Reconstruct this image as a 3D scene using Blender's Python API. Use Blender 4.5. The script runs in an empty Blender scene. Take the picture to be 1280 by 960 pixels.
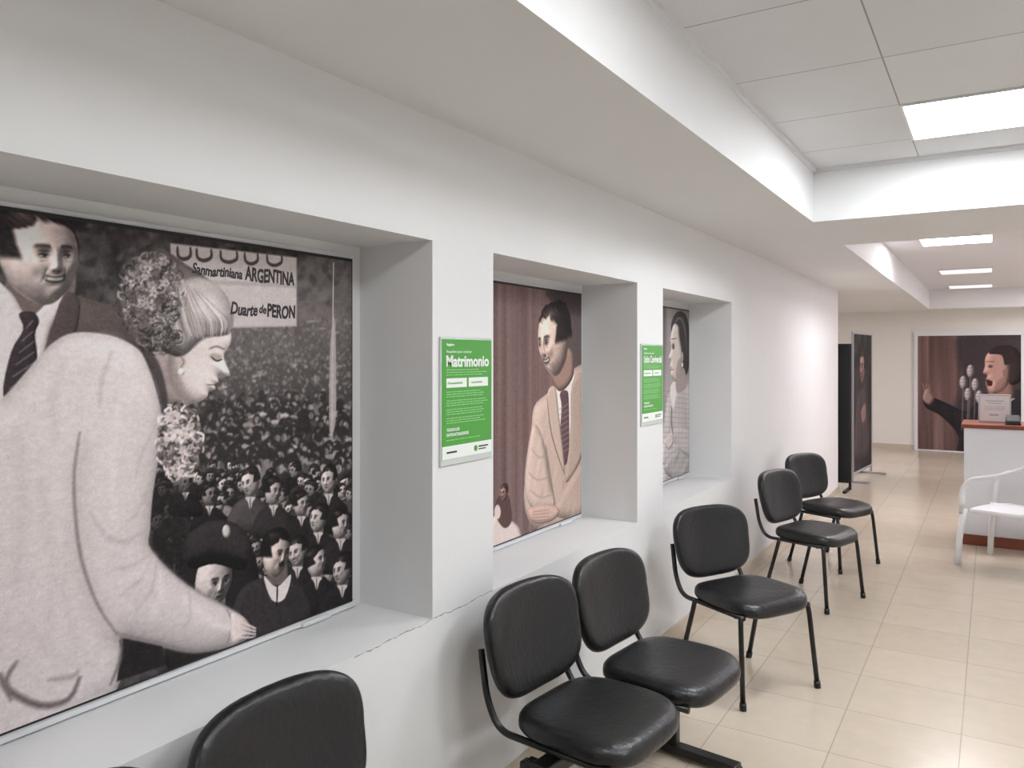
import bpy, math, random
import numpy as np
from mathutils import Vector, Matrix
random.seed(4); rng=np.random.RandomState(7)
S=bpy.context.scene
S.view_settings.view_transform='Standard'
COL=S.collection
# ------------------------------------------------------------ camera constants (measured)
F=980.; CX=640.; HZ=445.; EYE=1.65; CAMX=1.58
YAW=math.atan(600/980.); SN=math.sin(YAW); CS=math.cos(YAW)
cam=bpy.data.cameras.new('camera'); co=bpy.data.objects.new('camera',cam); COL.objects.link(co)
co.location=(CAMX,0,EYE); co.rotation_euler=(math.pi/2,0,YAW)
cam.sensor_width=36; cam.lens=F/1280*36; cam.shift_y=-35/1280; cam.clip_start=.02
S.camera=co
# ------------------------------------------------------------ helpers
def lin(c):
    c=np.asarray(c,float)/255.
    return np.where(c<=.04045,c/12.92,((c+.055)/1.055)**2.4)
def mat(name,rgb,rough=.5,metal=0,spec=.5,bump=0,bscale=50,var=0,emit=None,coat=0):
    m=bpy.data.materials.new(name); m.use_nodes=True; nt=m.node_tree; b=nt.nodes['Principled BSDF']
    c=tuple(lin(rgb))+(1,)
    b.inputs['Base Color'].default_value=c; b.inputs['Roughness'].default_value=rough
    b.inputs['Metallic'].default_value=metal; b.inputs['Specular IOR Level'].default_value=spec
    b.inputs['Coat Weight'].default_value=coat
    tc=nt.nodes.new('ShaderNodeTexCoord')
    if var:
        n=nt.nodes.new('ShaderNodeTexNoise'); n.inputs['Scale'].default_value=2.3; n.inputs['Detail'].default_value=6
        r=nt.nodes.new('ShaderNodeMix'); r.data_type='RGBA'
        nt.links.new(tc.outputs['Object'],n.inputs['Vector']); nt.links.new(n.outputs['Fac'],r.inputs[0])
        r.inputs[6].default_value=tuple(x*(1-var) for x in c[:3])+(1,); r.inputs[7].default_value=tuple(min(1,x*(1+var)) for x in c[:3])+(1,)
        nt.links.new(r.outputs[2],b.inputs['Base Color'])
    if bump:
        n=nt.nodes.new('ShaderNodeTexNoise'); n.inputs['Scale'].default_value=bscale; n.inputs['Detail'].default_value=4
        bp=nt.nodes.new('ShaderNodeBump'); bp.inputs['Strength'].default_value=bump; bp.inputs['Distance'].default_value=.01
        nt.links.new(tc.outputs['Object'],n.inputs['Vector']); nt.links.new(n.outputs['Fac'],bp.inputs['Height']); nt.links.new(bp.outputs[0],b.inputs['Normal'])
    if emit:
        b.inputs['Emission Color'].default_value=tuple(emit[0])+(1,); b.inputs['Emission Strength'].default_value=emit[1]
    return m
def tilemat(name,c1,c2,cm,size,off,rough,mortar,spec=.5,marble=0,nscale=5):
    m=bpy.data.materials.new(name); m.use_nodes=True; nt=m.node_tree; b=nt.nodes['Principled BSDF']
    tc=nt.nodes.new('ShaderNodeTexCoord'); mp=nt.nodes.new('ShaderNodeMapping'); mp.inputs['Location'].default_value=(-off[0],-off[1],0)
    br=nt.nodes.new('ShaderNodeTexBrick'); br.offset=0; br.squash=1
    br.inputs['Scale'].default_value=1; br.inputs['Brick Width'].default_value=size; br.inputs['Row Height'].default_value=size
    br.inputs['Mortar Size'].default_value=mortar; br.inputs['Mortar Smooth'].default_value=.1
    for k,c in (('Color1',c1),('Color2',c2),('Mortar',cm)): br.inputs[k].default_value=tuple(lin(c))+(1,)
    nt.links.new(tc.outputs['Object'],mp.inputs[0]); nt.links.new(mp.outputs[0],br.inputs['Vector'])
    n=nt.nodes.new('ShaderNodeTexNoise'); n.inputs['Scale'].default_value=nscale; n.inputs['Detail'].default_value=8; n.inputs['Roughness'].default_value=.65
    nt.links.new(tc.outputs['Object'],n.inputs['Vector'])
    mr=nt.nodes.new('ShaderNodeMapRange'); mr.inputs['To Min'].default_value=1-marble; mr.inputs['To Max'].default_value=1+marble
    nt.links.new(n.outputs['Fac'],mr.inputs[0])
    mx=nt.nodes.new('ShaderNodeVectorMath'); mx.operation='SCALE'; nt.links.new(br.outputs['Color'],mx.inputs[0]); nt.links.new(mr.outputs[0],mx.inputs['Scale'])
    nt.links.new(mx.outputs[0],b.inputs['Base Color'])
    b.inputs['Roughness'].default_value=rough; b.inputs['Specular IOR Level'].default_value=spec
    bp=nt.nodes.new('ShaderNodeBump'); bp.inputs['Strength'].default_value=.25; bp.inputs['Distance'].default_value=.002; bp.invert=True
    nt.links.new(br.outputs['Fac'],bp.inputs['Height']); nt.links.new(bp.outputs[0],b.inputs['Normal'])
    return m
def mkmesh(name,v,f,m=None,smooth=False):
    me=bpy.data.meshes.new(name); me.from_pydata([tuple(p) for p in v],[],[tuple(q) for q in f]); me.validate(); me.update()
    if smooth:
        me.polygons.foreach_set('use_smooth',[True]*len(me.polygons))
    if m: me.materials.append(m)
    return me
def obj(name,me,parent=None,loc=(0,0,0),rz=0,**kw):
    o=bpy.data.objects.new(name,me); COL.objects.link(o); o.location=loc; o.rotation_euler=(0,0,rz)
    if parent: o.parent=parent
    for k,x in kw.items(): o[k]=x
    return o
def thing(name,label,cat,loc=(0,0,0),rz=0,group=None):
    o=bpy.data.objects.new(name,None); COL.objects.link(o); o.location=loc; o.rotation_euler=(0,0,rz); o.empty_display_size=.1
    o['label']=label; o['category']=cat
    if group:o['group']=group
    return o
def boxes(bs):
    V=[];Fc=[]
    for (x0,x1,y0,y1,z0,z1) in bs:
        k=len(V); V+=[(x0,y0,z0),(x1,y0,z0),(x1,y1,z0),(x0,y1,z0),(x0,y0,z1),(x1,y0,z1),(x1,y1,z1),(x0,y1,z1)]
        Fc+=[(k,k+3,k+2,k+1),(k+4,k+5,k+6,k+7),(k,k+1,k+5,k+4),(k+1,k+2,k+6,k+5),(k+2,k+3,k+7,k+6),(k+3,k,k+4,k+7)]
    return V,Fc
def bevel(o,w=.004,seg=2):
    b=o.modifiers.new('bevel','BEVEL'); b.width=w; b.segments=seg; b.limit_method='ANGLE'; return o
def struct(name,bs,m):
    v,f=boxes(bs); o=obj(name,mkmesh(name,v,f,m)); o['kind']='structure'; return o
def fillet(pts,r,n=6):
    pts=[Vector(p) for p in pts]; out=[pts[0]]
    for i in range(1,len(pts)-1):
        a,b,c=pts[i-1],pts[i],pts[i+1]; r1=min(r,(a-b).length*.49,(c-b).length*.49)
        p=b+(a-b).normalized()*r1; q=b+(c-b).normalized()*r1
        for k in range(n+1):
            t=k/n; out.append(p*(1-t)**2+b*2*t*(1-t)+q*t*t)
    out.append(pts[-1]); return out
def tube(path,r,seg=12,V=None,Fc=None,r2=None):
    V=[] if V is None else V; Fc=[] if Fc is None else Fc
    path=[Vector(p) for p in path]; n=len(path); up=None; k0=len(V)
    for i,p in enumerate(path):
        t=(path[min(i+1,n-1)]-path[max(i-1,0)]).normalized()
        if up is None:
            up=Vector((0,1,0)) if abs(t.y)<.9 else Vector((1,0,0))
        up=(up-t*up.dot(t)).normalized(); sd=t.cross(up)
        rr=r if not callable(r) else r(i/(n-1))
        rb=rr if r2 is None else r2
        for j in range(seg):
            a=2*math.pi*j/seg; V.append(tuple(p+up*math.cos(a)*rr+sd*math.sin(a)*rb))
    for i in range(n-1):
        for j in range(seg):
            a=k0+i*seg+j; b=k0+i*seg+(j+1)%seg; Fc.append((a,b,b+seg,a+seg))
    Fc.append(tuple(k0+j for j in reversed(range(seg)))); Fc.append(tuple(k0+(n-1)*seg+j for j in range(seg)))
    return V,Fc
def pad(outline,layers,fn,inner=5):
    """cushion: rings of outline scaled; layers (scale, t); fn(p,q,t,s)->xyz"""
    N=len(outline); V=[];Fc=[]
    rings=[(layers[0][0]*k/inner,layers[0][1]) for k in range(1,inner)]+layers+[(layers[-1][0]*k/inner,layers[-1][1]) for k in range(inner-1,0,-1)]
    V.append(fn(0,0,layers[0][1],0))
    for s,t in rings:
        for (p,q) in outline: V.append(fn(p*s,q*s,t,s))
    V.append(fn(0,0,layers[-1][1],0))
    for j in range(N): Fc.append((0,1+(j+1)%N,1+j))
    for i in range(len(rings)-1):
        for j in range(N):
            a=1+i*N+j;b=1+i*N+(j+1)%N; Fc.append((a,b,b+N,a+N))
    k=1+(len(rings)-1)*N; L=len(V)-1
    for j in range(N): Fc.append((k+j,k+(j+1)%N,L))
    return V,Fc
def superell(a,b,e,N=72):
    out=[]
    for i in range(N):
        t=2*math.pi*i/N; c,s=math.cos(t),math.sin(t)
        out.append((a*math.copysign(abs(c)**(2/e),c),b*math.copysign(abs(s)**(2/e),s)))
    return out
# ------------------------------------------------------------ materials
M_wall=mat('wall_paint',(230,230,230),.6,spec=.3,bump=.12,bscale=14,var=.03)
M_slab=mat('far_ceiling_paint',(226,226,228),.7,spec=.2,var=.02)
M_ceil=tilemat('ceiling_tiles',(226,227,229),(222,223,226),(160,158,155),.633,(1.235,3.81),.8,.003,.2,.03)
M_floor=tilemat('floor_tiles',(203,189,171),(197,183,165),(170,156,139),.466,(1.0,5.8),.2,.0025,.5,.10,9)
M_base=mat('baseboard_ceramic',(203,190,172),.3,var=.05)
M_cream=mat('cream_paint',(232,229,222),.6,spec=.3,var=.02)
M_vinyl=mat('black_vinyl',(19,19,21),.34,spec=.5,bump=.3,bscale=45)
M_metal=mat('black_steel',(14,14,15),.35,spec=.5)
M_alu=mat('white_aluminium',(226,226,228),.35)
M_blk=mat('black_edge',(18,18,20),.5)
M_led=mat('led_diffuser',(255,255,255),.5,emit=((.92,.96,1),33))
M_ledb=mat('led_diffuser_soft',(255,255,255),.5,emit=((.94,.97,1),18.5))
M_led2=mat('led_diffuser_far',(255,255,255),.5,emit=((.99,.95,1),36))
M_led0=mat('led_diffuser_dim',(235,235,240),.5,emit=((1,.95,.98),.8))
M_ltext=mat('white_ink',(240,245,240),.5)
M_green=mat('green_print',(76,162,62),.35)
M_grn2=mat('pale_green_print',(150,205,140),.4)
M_acr=mat('clear_white_acrylic',(205,212,208),.2)
M_dark=mat('dark_ink',(42,36,37),.5)
M_wood=mat('reddish_wood',(128,66,44),.4,var=.2)
M_counter=mat('white_laminate',(236,236,240),.4)
M_plas=mat('white_plastic',(238,238,240),.35)
M_crack=mat('plaster_crack',(160,153,143),.9)
M_silver=mat('silver_metal',(190,190,194),.35,metal=.4)
# ------------------------------------------------------------ room shell
CE=2.75; SO=2.44; Y0=-2.6; YW=10.09; YF=15.5; XR=3.9; XL=-3.2
NZ0,NZ1=.78,2.033; niches=[(.69,2.076),(2.447,3.833),(4.207,5.573)]
W=[(-.45,0,Y0,YW,0,NZ0),(-.45,0,Y0,YW,NZ1,CE),(-.45,-.32,niches[0][0],niches[2][1],NZ0,NZ1),
   (-.45,0,Y0,niches[0][0],NZ0,NZ1),(-.45,0,niches[0][1],niches[1][0],NZ0,NZ1),(-.45,0,niches[1][1],niches[2][0],NZ0,NZ1),(-.45,0,niches[2][1],YW,NZ0,NZ1)]
struct('wall_left',W,M_wall)
struct('wall_alcove',[(XL,-.45,YW-.1,YW,0,CE)],M_wall)
struct('wall_alcove_side',[(XL-.1,XL,YW-.1,YF+.1,0,CE)],M_cream)
struct('wall_far',[(XL-.1,XR+.1,YF,YF+.1,0,CE)],M_cream)
struct('wall_right',[(XR,XR+.1,Y0,YF,0,CE)],M_wall)
struct('wall_back',[(-.45,XR+.1,Y0-.1,Y0,0,CE)],M_wall)
struct('floor',[(XL-.1,XR+.1,Y0-.1,YF+.1,-.1,0)],M_floor)
struct('ceiling',[(XL-.1,XR+.1,Y0-.1,5.4,CE,CE+.1)],M_ceil)
struct('ceiling_far',[(XL-.1,XR+.1,5.4,YF+.1,CE,CE+.1)],M_slab)
struct('trim_1',[(0,.68,Y0,YF,SO,CE)],M_wall)
struct('trim_2',[(.68,XR,4.87,6.0,SO,CE)],M_wall)
struct('trim_3',[(XL,0,YW,YF,SO,CE),(.68,XR,14.9,YF,SO,CE)],M_wall)
struct('baseboard_left',[(0,.012,Y0,YW,0,.085)],M_base)
struct('baseboard_far',[(XL,XR,YF-.012,YF,0,.085)],M_base)
struct('trim_4',[(.68,.70,Y0,4.87,CE-.022,CE),(.68,XR,4.85,4.87,CE-.022,CE)],M_alu)
# plaster crack under the first sill
cp=[];rr=random.Random(3)
zz=0
for i in range(61):
    t=i/60; zz=.75*zz+rr.uniform(-.0028,.0028); cp.append((.0005,1.70+t*.74,NZ0-.004+zz))
V=[];Fc=[]
for i,(x,y,z) in enumerate(cp):
    w=.0004+.0018*rr.random(); V+=[(x+.0006,y,z-w),(x+.0006,y,z+w)]
    if i: k=2*i; Fc.append((k-2,k,k+1,k-1))
o=obj('trim_5',mkmesh('trim_5',V,Fc,M_crack)); o['kind']='structure'
# ------------------------------------------------------------ ceiling lights
def light(x0,y0,w,m,z=CE,label='square recessed LED panel light in the ceiling'):
    t=thing('ceiling_light',label,'ceiling light',(x0+w/2,y0+w/2,z),group='recessed ceiling light panels')
    h=w/2; v,f=boxes([(-h,h,-h,-h+.012,-.01,0),(-h,h,h-.012,h,-.01,0),(-h,-h+.012,-h+.012,h-.012,-.01,0),(h-.012,h,-h+.012,h-.012,-.01,0)])
    obj('light_frame',mkmesh('light_frame',v,f,M_alu),t)
    v,f=boxes([(-h+.012,h-.012,-h+.012,h-.012,-.007,-.001)]); obj('diffuser',mkmesh('diffuser',v,f,m),t)
G=.633
light(1.235,3.81,G,M_led)
light(1.235,3.81-4*G,G,M_ledb); light(1.235,3.81-8*G,G,M_ledb); light(1.235+2*G,3.81-2*G,G,M_led)
light(.99,8.2,.6,M_led2); light(.99,11.4,.6,M_led0,label='dim square LED panel in the ceiling'); light(.99,14.0,.6,M_led0,label='dim square LED panel near the far wall')
light(2.6,8.2,.6,M_led2); light(2.6,11.4,.6,M_led2); light(2.6,13.6,.6,M_led2)  # panels added out of view to brighten the far recess
t=thing('ceiling_light','added unseen LED panel brightening the display board alcove','ceiling light',(-1.6,12.6,SO),group='recessed ceiling light panels')
v,f=boxes([(-.29,.29,-.29,.29,-.007,-.001)]); obj('diffuser',mkmesh('diffuser',v,f,M_led2),t)  # fill panel added out of view to light the alcove side
# ------------------------------------------------------------ painting tool for the printed pictures
T1=np.array([1,.94,.92])
def ss(x,a,b):
    t=np.clip((x-a)/(b-a),0,1); return t*t*(3-2*t)
def blur(h,k):
    for _ in range(k):
        p=np.pad(h,1,mode='edge'); h=(p[:-2,1:-1]+p[2:,1:-1]+p[1:-1,:-2]+p[1:-1,2:]+2*p[1:-1,1:-1])/6
    return h
class Canvas:
    def __init__(s,a0,a1,b0,b1,res,base,P):
        s.a0,s.a1,s.b0,s.b1=a0,a1,b0,b1; s.nx=int((a1-a0)/res)+1; s.ny=int((b1-b0)/res)+1; s.res=res
        s.A,s.B=np.meshgrid(np.linspace(a0,a1,s.nx),np.linspace(b0,b1,s.ny)); s.C=np.zeros((s.ny,s.nx,3)); s.C[:]=np.array(base,float); s.P=P
    def soften(s,k):
        for i in range(3): s.C[...,i]=blur(s.C[...,i],k)
    def desat(s,k):
        g=s.C.mean(axis=2,keepdims=True); s.C=s.C*(1-k)+g*k
    def box(s,pts,m):
        i0=max(0,int((pts[:,0].min()-m-s.a0)/(s.a1-s.a0)*(s.nx-1))); i1=min(s.nx,int((pts[:,0].max()+m-s.a0)/(s.a1-s.a0)*(s.nx-1))+2)
        j0=max(0,int((pts[:,1].min()-m-s.b0)/(s.b1-s.b0)*(s.ny-1))); j1=min(s.ny,int((pts[:,1].max()+m-s.b0)/(s.b1-s.b0)*(s.ny-1))+2)
        return i0,i1,j0,j1
    def raw(s,pts,col,soft=.003,alpha=1.,grad=None,inf=None):
        pts=np.array(pts); i0,i1,j0,j1=s.box(pts,soft)
        if i1-i0<2 or j1-j0<2: return
        X=s.A[j0:j1,i0:i1]; Y=s.B[j0:j1,i0:i1]; D=np.full(X.shape,1e9); ins=np.zeros(X.shape,bool)
        n=len(pts)
        for k in range(n):
            ax,ay=pts[k]; bx,by=pts[k-1]; ex,ey=bx-ax,by-ay; wx,wy=X-ax,Y-ay
            tt=np.clip((wx*ex+wy*ey)/(ex*ex+ey*ey+1e-12),0,1); D=np.minimum(D,(wx-ex*tt)**2+(wy-ey*tt)**2)
            c=((ay>Y)!=(by>Y)); 
            if c.any(): ins^=c&(X<(bx-ax)*(Y-ay)/(by-ay+1e-12)+ax)
        D=np.sqrt(D); D[ins]*=-1
        w=np.clip(.5-D/soft,0,1)*alpha; col=np.array(col,float)
        if grad is not None:
            (g0,g1,c2)=grad; g0=np.array(s.P(*g0)); g1=np.array(s.P(*g1)); d=g1-g0
            q=np.clip(((X-g0[0])*d[0]+(Y-g0[1])*d[1])/(d@d),0,1)[...,None]; colr=col*(1-q)+np.array(c2,float)*q
        else: colr=col+np.zeros(X.shape+(3,))
        if inf is not None:
            R,amb,Ld,folds=inf; dn=np.clip(-D/R,0,1); h=R*.8*np.sqrt(1-(1-dn)**2)
            if folds:
                for (am,cell,an,rot,sd) in folds: h=h+s.noise(am,cell,sd,(1,an),rot)[j0:j1,i0:i1]
            h=blur(h,9 if R>.06 else (5 if R>.03 else 2)); gy,gx=np.gradient(h,s.res); L=np.array(Ld,float); L/=np.linalg.norm(L)
            nn=np.sqrt(gx*gx+gy*gy+1); lam=np.clip((-gx*L[0]-gy*L[1]+L[2])/nn,0,1)
            colr=colr*np.clip(amb+(1-amb)*lam/L[2],0,1.35)[...,None]
        s.C[j0:j1,i0:i1]=s.C[j0:j1,i0:i1]*(1-w[...,None])+colr*w[...,None]
    def poly(s,pts,col,soft=.004,alpha=1.,grad=None,smooth=True,inf=None):
        p=[s.P(u,v) for u,v in pts]
        if smooth:
            n=len(p); q=[]
            P_=np.array(p)
            for i in range(n):
                a,b,c,d=P_[i-1],P_[i],P_[(i+1)%n],P_[(i+2)%n]
                for t in (0,.25,.5,.75):
                    q.append(.5*((2*b)+(-a+c)*t+(2*a-5*b+4*c-d)*t*t+(-a+3*b-3*c+d)*t**3))
            p=q
        s.raw(p,col,soft,alpha,grad,inf)
    def ell(s,u,v,ru,rv,col,soft=.004,alpha=1.,rot=0,n=20,inf=None,jag=0):
        p=[]
        for i in range(n):
            t=2*math.pi*i/n; j=1+jag*rng.uniform(-1,1) if jag else 1; x,y=ru*j*math.cos(t),rv*j*math.sin(t); p.append(s.P(u+x*math.cos(rot)-y*math.sin(rot),v+x*math.sin(rot)+y*math.cos(rot)))
        s.raw(p,col,soft,alpha,None,inf)
    def line(s,pts,w,col,soft=.003,alpha=1.):
        P_=np.array([s.P(u,v) for u,v in pts]); w=w*.5*s.pxm
        if len(P_)>2:
            q=[];n=len(P_)
            for i in range(n-1):
                a,b,c,d=P_[max(i-1,0)],P_[i],P_[i+1],P_[min(i+2,n-1)]
                for t in (0,.33,.66): q.append(.5*((2*b)+(-a+c)*t+(2*a-5*b+4*c-d)*t*t+(-a+3*b-3*c+d)*t**3))
            q.append(P_[-1]); P_=np.array(q)
        d=np.gradient(P_,axis=0); d/=np.linalg.norm(d,axis=1)[:,None]+1e-9; nrm=np.stack([-d[:,1],d[:,0]],1)
        taper=(np.sin(np.linspace(.25,math.pi-.25,len(P_)))**.5)[:,None]
        s.raw(np.concatenate([P_+nrm*w*taper,(P_-nrm*w*taper)[::-1]]),col,soft,alpha)
    def curls(s,n,cu,cv,ru,rv,tones,p,L_,w,rot=0,inner=0):
        for k in range(n):
            a=rng.rand()*6.28; q=inner+(1-inner)*rng.rand()**.5; x,y=q*ru*math.cos(a),q*rv*math.sin(a)
            u=cu+x*math.cos(rot)-y*math.sin(rot); v=cv+x*math.sin(rot)+y*math.cos(rot); b=rng.rand()*6.28; r_=rng.uniform(.5,1)*L_; am=rng.uniform(.8,2.6)
            s.line([(u+r_*math.cos(b+am*t),v+r_*math.sin(b+am*t)) for t in (-.5,0,.5)],rng.uniform(.5,1)*w,rng.choice(tones,p=p)*T1,.004,rng.uniform(.5,.95))
    def noise(s,amp,cell,seed=0,aniso=(1,1),rot=0.):
        r=np.random.RandomState(seed); g=r.rand(64,64)
        X=(s.A-s.a0)*math.cos(rot)+(s.B-s.b0)*math.sin(rot); Y=-(s.A-s.a0)*math.sin(rot)+(s.B-s.b0)*math.cos(rot)
        x=X/cell/aniso[0]+17; y=Y/cell/aniso[1]+29; xi=np.floor(x).astype(int); yi=np.floor(y).astype(int); fx=x-xi; fy=y-yi; fx=fx*fx*(3-2*fx); fy=fy*fy*(3-2*fy)
        a=yi%64;b=(yi+1)%64;c=xi%64;d=(xi+1)%64
        return amp*((g[a,c]*(1-fx)+g[a,d]*fx)*(1-fy)+(g[b,c]*(1-fx)+g[b,d]*fx)*fy-.5)*2
    def face(s,u,v,rw,rh,yaw=0,pitch=0,roll=0,skin=(170,150,142),hair=(30,25,25),L=(-.55,.45,.75),smile=0,hl=.58,cap=None,must=False,open_=0,amb=.34,nohair=False,part=.35):
        """photographic head: relief-shaded skull with features"""
        a,b=s.P(u,v); W=abs(s.P(u+rw,v)[0]-s.P(u-rw,v)[0])/2; H=abs(s.P(u,v-rh)[1]-s.P(u,v+rh)[1])/2; M=max(W,H)*1.5
        i0,i1,j0,j1=s.box(np.array([[a-M,b-M],[a+M,b+M]]),0)
        if i1-i0<4 or j1-j0<4: return
        X0=s.A[j0:j1,i0:i1]-a; Y0=s.B[j0:j1,i0:i1]-b; cr,sr=math.cos(roll),math.sin(roll)
        x=(X0*cr+Y0*sr)/W; y=(-X0*sr+Y0*cr)/H
        px=s.res/min(W,H); lo=px>.09
        skin=np.array(skin,float); hair=np.array(hair,float); tgt=s.C[j0:j1,i0:i1]
        def comp(w,col): 
            nonlocal tgt
            tgt=tgt*(1-w[...,None])+col*w[...,None]
        sy=math.sin(yaw)
        hn=s.noise(.45,.006,5,(1,6),roll+.9)[j0:j1,i0:i1]; h2=s.noise(.05,.03,9)[j0:j1,i0:i1]
        # hair: squarish crown, volume on the side of the parting, back of skull away from the turn
        qx=(x+.24*sy)/(.98+.10*abs(sy)); qy=(y-.16)/(.94+.05*np.sign(part)*np.clip(qx,-1,1))
        rh_=(np.abs(qx)**2.5+np.abs(qy)**2.5)**.4+h2; sheen=np.exp(-((qx-L[0]*.5)/.38)**2-((qy-.62)/.16)**2)
        sh=np.clip(.75+.4*(1-rh_)+hn*(.4+1.3*sheen)+1.3*sheen,.4,3.0)
        wh=ss(1-rh_,-.5*px,1.6*px)*ss(y,-.12,.06)
        if not nohair: comp(wh,hair*sh[...,None])
        # ear on the visible side
        if abs(yaw)>.15:
            ex=-math.copysign(1,yaw)*(.93*math.cos(yaw*.9)); q_=np.sqrt(((x-ex)/.10)**2+((y+.06)/.21)**2); comp(ss(1-q_,-.1,.3),skin*(.72-.4*np.exp(-(q_/.5)**2))[...,None])
        yn=np.clip(-y,0,1)
        jw=.93-.08*ss(yn,.15,.55)-.20*ss(yn,.55,1.)-.06*np.clip(y-.2,0,1)
        jw=jw*(1+.04*math.copysign(1,yaw if yaw else 1)*np.sign(x)*-1*ss(yn,.1,.5))
        xx=x/jw; yy=y; r1=(np.abs(xx)**2.3+np.abs(yy)**2.3)**(1/2.3); r2=np.minimum(xx*xx+yy*yy,1); ins=ss(1-r1,-.4*px,1.5*px)
        z=np.sqrt(np.clip(1-r1*r1,0.0,1))
        Xh=xx*math.cos(yaw)-z*math.sin(yaw); Z1=xx*math.sin(yaw)+z*math.cos(yaw)
        Yh=yy*math.cos(pitch)+Z1*math.sin(pitch); Zh=-yy*math.sin(pitch)+Z1*math.cos(pitch)
        aX=np.abs(Xh)
        g=lambda cx,cy,wx,wy:np.exp(-((Xh-cx)/wx)**2-((Yh-cy)/wy)**2)
        ga=lambda cx,cy,wx,wy:np.exp(-((aX-cx)/wx)**2-((Yh-cy)/wy)**2)
        f=np.clip(Zh*1.5,0,1)
        hd=.09*g(0,-.05,.08,.2)+.10*g(0,-.23,.11,.08)+.035*ga(.12,-.26,.055,.045)-.10*ga(.30,.03,.16,.09)+.045*ga(.3,.19,.25,.06)+.04*ga(.52,-.12,.15,.12)-.04*ga(.50,-.42,.14,.14)+.035*g(0,-.47,.2,.05)-.04*g(0,-.59,.18,.045)+.055*g(0,-.78,.18,.11)
        nl=.20-.40*(Yh+.22)
        fold=np.exp(-((aX-nl-(.05 if smile else 0))/.03)**2)*ss(-Yh,.2,.3)*ss(Yh,-.58,-.46)
        hd=hd-(.04 if smile else .015)*fold
        if smile: hd=hd+.05*ga(.44,-.25,.15,.12)
        h=z*.80+hd*f
        if not lo: h=blur(h,2)
        gy,gx=np.gradient(h,s.res); gx=np.clip(gx*W,-1.7,1.7); gy=np.clip(gy*H,-1.7,1.7)
        Lx,Ly=L[0]*cr+L[1]*sr,-L[0]*sr+L[1]*cr; Ln=math.sqrt(Lx*Lx+Ly*Ly+L[2]**2)
        gxr,gyr=gx*cr+gy*sr,-gx*sr+gy*cr
        lam=np.clip((-gxr*Lx-gyr*Ly+L[2])/Ln/np.sqrt(1+gx*gx+gy*gy),0,1)
        alb=np.ones(x.shape)+s.noise(.05,.012,21)[j0:j1,i0:i1]
        e=max(0,px*.35)
        alb*=1-.42*ga(.32,.05,.17,.10)*f
        alb*=1-.28*fold*f
        alb*=1-.18*ss(-Yh,.35,.7)*ss(aX,.1,.5)*f
        eh=.030 if not smile else .018
        if lo:
            alb*=1-.55*np.clip(ga(.33,.01,.12+e,.05+e)*1.3,0,1)*f
        else:
            eye=np.exp(-((aX-.33)/.11)**4-((Yh-.0)/(eh*1.4))**4); ir=np.exp(-((Xh-np.sign(Xh)*.33-.02*np.sign(yaw))/.055)**4)
            alb=alb*(1+.12*eye*f)*(1-.85*eye*ir*f)
            lid=np.exp(-((Yh-.012-eh+(aX-.33)**2*1.2)/.018)**2)*np.exp(-((aX-.33)/.14)**6); alb*=1-.75*lid*f
            alb*=1-.35*np.exp(-((Yh+.020+eh)/.014)**2)*np.exp(-((aX-.33)/.12)**6)*f
            alb*=1-.30*np.exp(-((Yh-.090)/.016)**2)*np.exp(-((aX-.33)/.14)**6)*f
            alb*=1-.20*np.exp(-((Yh+.10+(aX-.33)*.1)/.02)**2)*np.exp(-((aX-.33)/.12)**6)*f
        br=.195-.5*(aX-.36)**2-.04*(aX-.36)
        alb*=1-.68*np.exp(-((Yh-br)/(.032+e))**2)*ss(.60-aX,0,.14)*ss(aX-.11,0,.06)*f
        alb*=1-.60*ga(.07,-.305,.045+e,.022+e)*f
        alb*=1-.25*g(0,-.345,.13,.025)*f
        alb*=1-.22*np.exp(-((Xh+.13*np.sign(L[0]))/.045)**2-((Yh+.08)/.2)**2)*f
        if must: alb*=1-.85*np.exp(-((Yh+.38+.10*aX)/(.050+e))**2)*ss(.32-aX,0,.08)*f
        cur=-.47+(.45 if smile else .05)*Xh**2
        mw=.33 if smile else .22
        inm=ss(mw-aX,0,.06)*f
        alb*=1-.35*np.exp(-((Yh-cur)/.060)**2)*inm
        col=skin*(alb*(amb+(1.2-amb)*lam))[...,None]
        if smile:
            tm=np.exp(-((Yh-cur)/.036)**4)*ss(mw*.80-aX,0,.05)*f; col=col*(1-tm[...,None])+np.array([222,214,208])*tm[...,None]*(.55+.45*lam)[...,None]
            for q in (cur+.048,cur-.05): col=col*(1-.6*(np.exp(-((Yh-q)/.018)**2)*inm))[...,None]
            col=col*(1-.45*(ga(mw,-.43,.03,.03)*f))[...,None]
        elif open_:
            om=np.clip(np.exp(-(Xh/.17)**4-((Yh+.5)/.10)**4),0,1)*f; col=col*(1-.85*om[...,None])+np.array([70,28,30])*.85*om[...,None]
            tm=np.exp(-(Xh/.13)**4-((Yh+.435)/.025)**4)*f; col=col*(1-tm[...,None])+np.array([225,215,210])*tm[...,None]
        else: col=col*(1-.6*np.exp(-((Yh-cur)/(.018+e*.5))**2)*inm)[...,None]
        if not nohair:
            line=hl-.34*Xh*Xh+.05*hn+.10*part*Xh+.07*np.exp(-((Xh-part)/.08)**2)+h2*1.5
            side=ss(aX+.25*np.clip(.2-Yh,0,1),.80,.90)*ss(Yh,-.16,.0)
            hm=np.maximum(np.maximum(ss(Yh-line,-.05,.07),side),ss(.10-Zh,-.06,.08)*ss(Yh,-.12,.05))
            col=col*(1-hm[...,None])+hair*sh[...,None]*hm[...,None]
        comp(ins,col)
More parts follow.
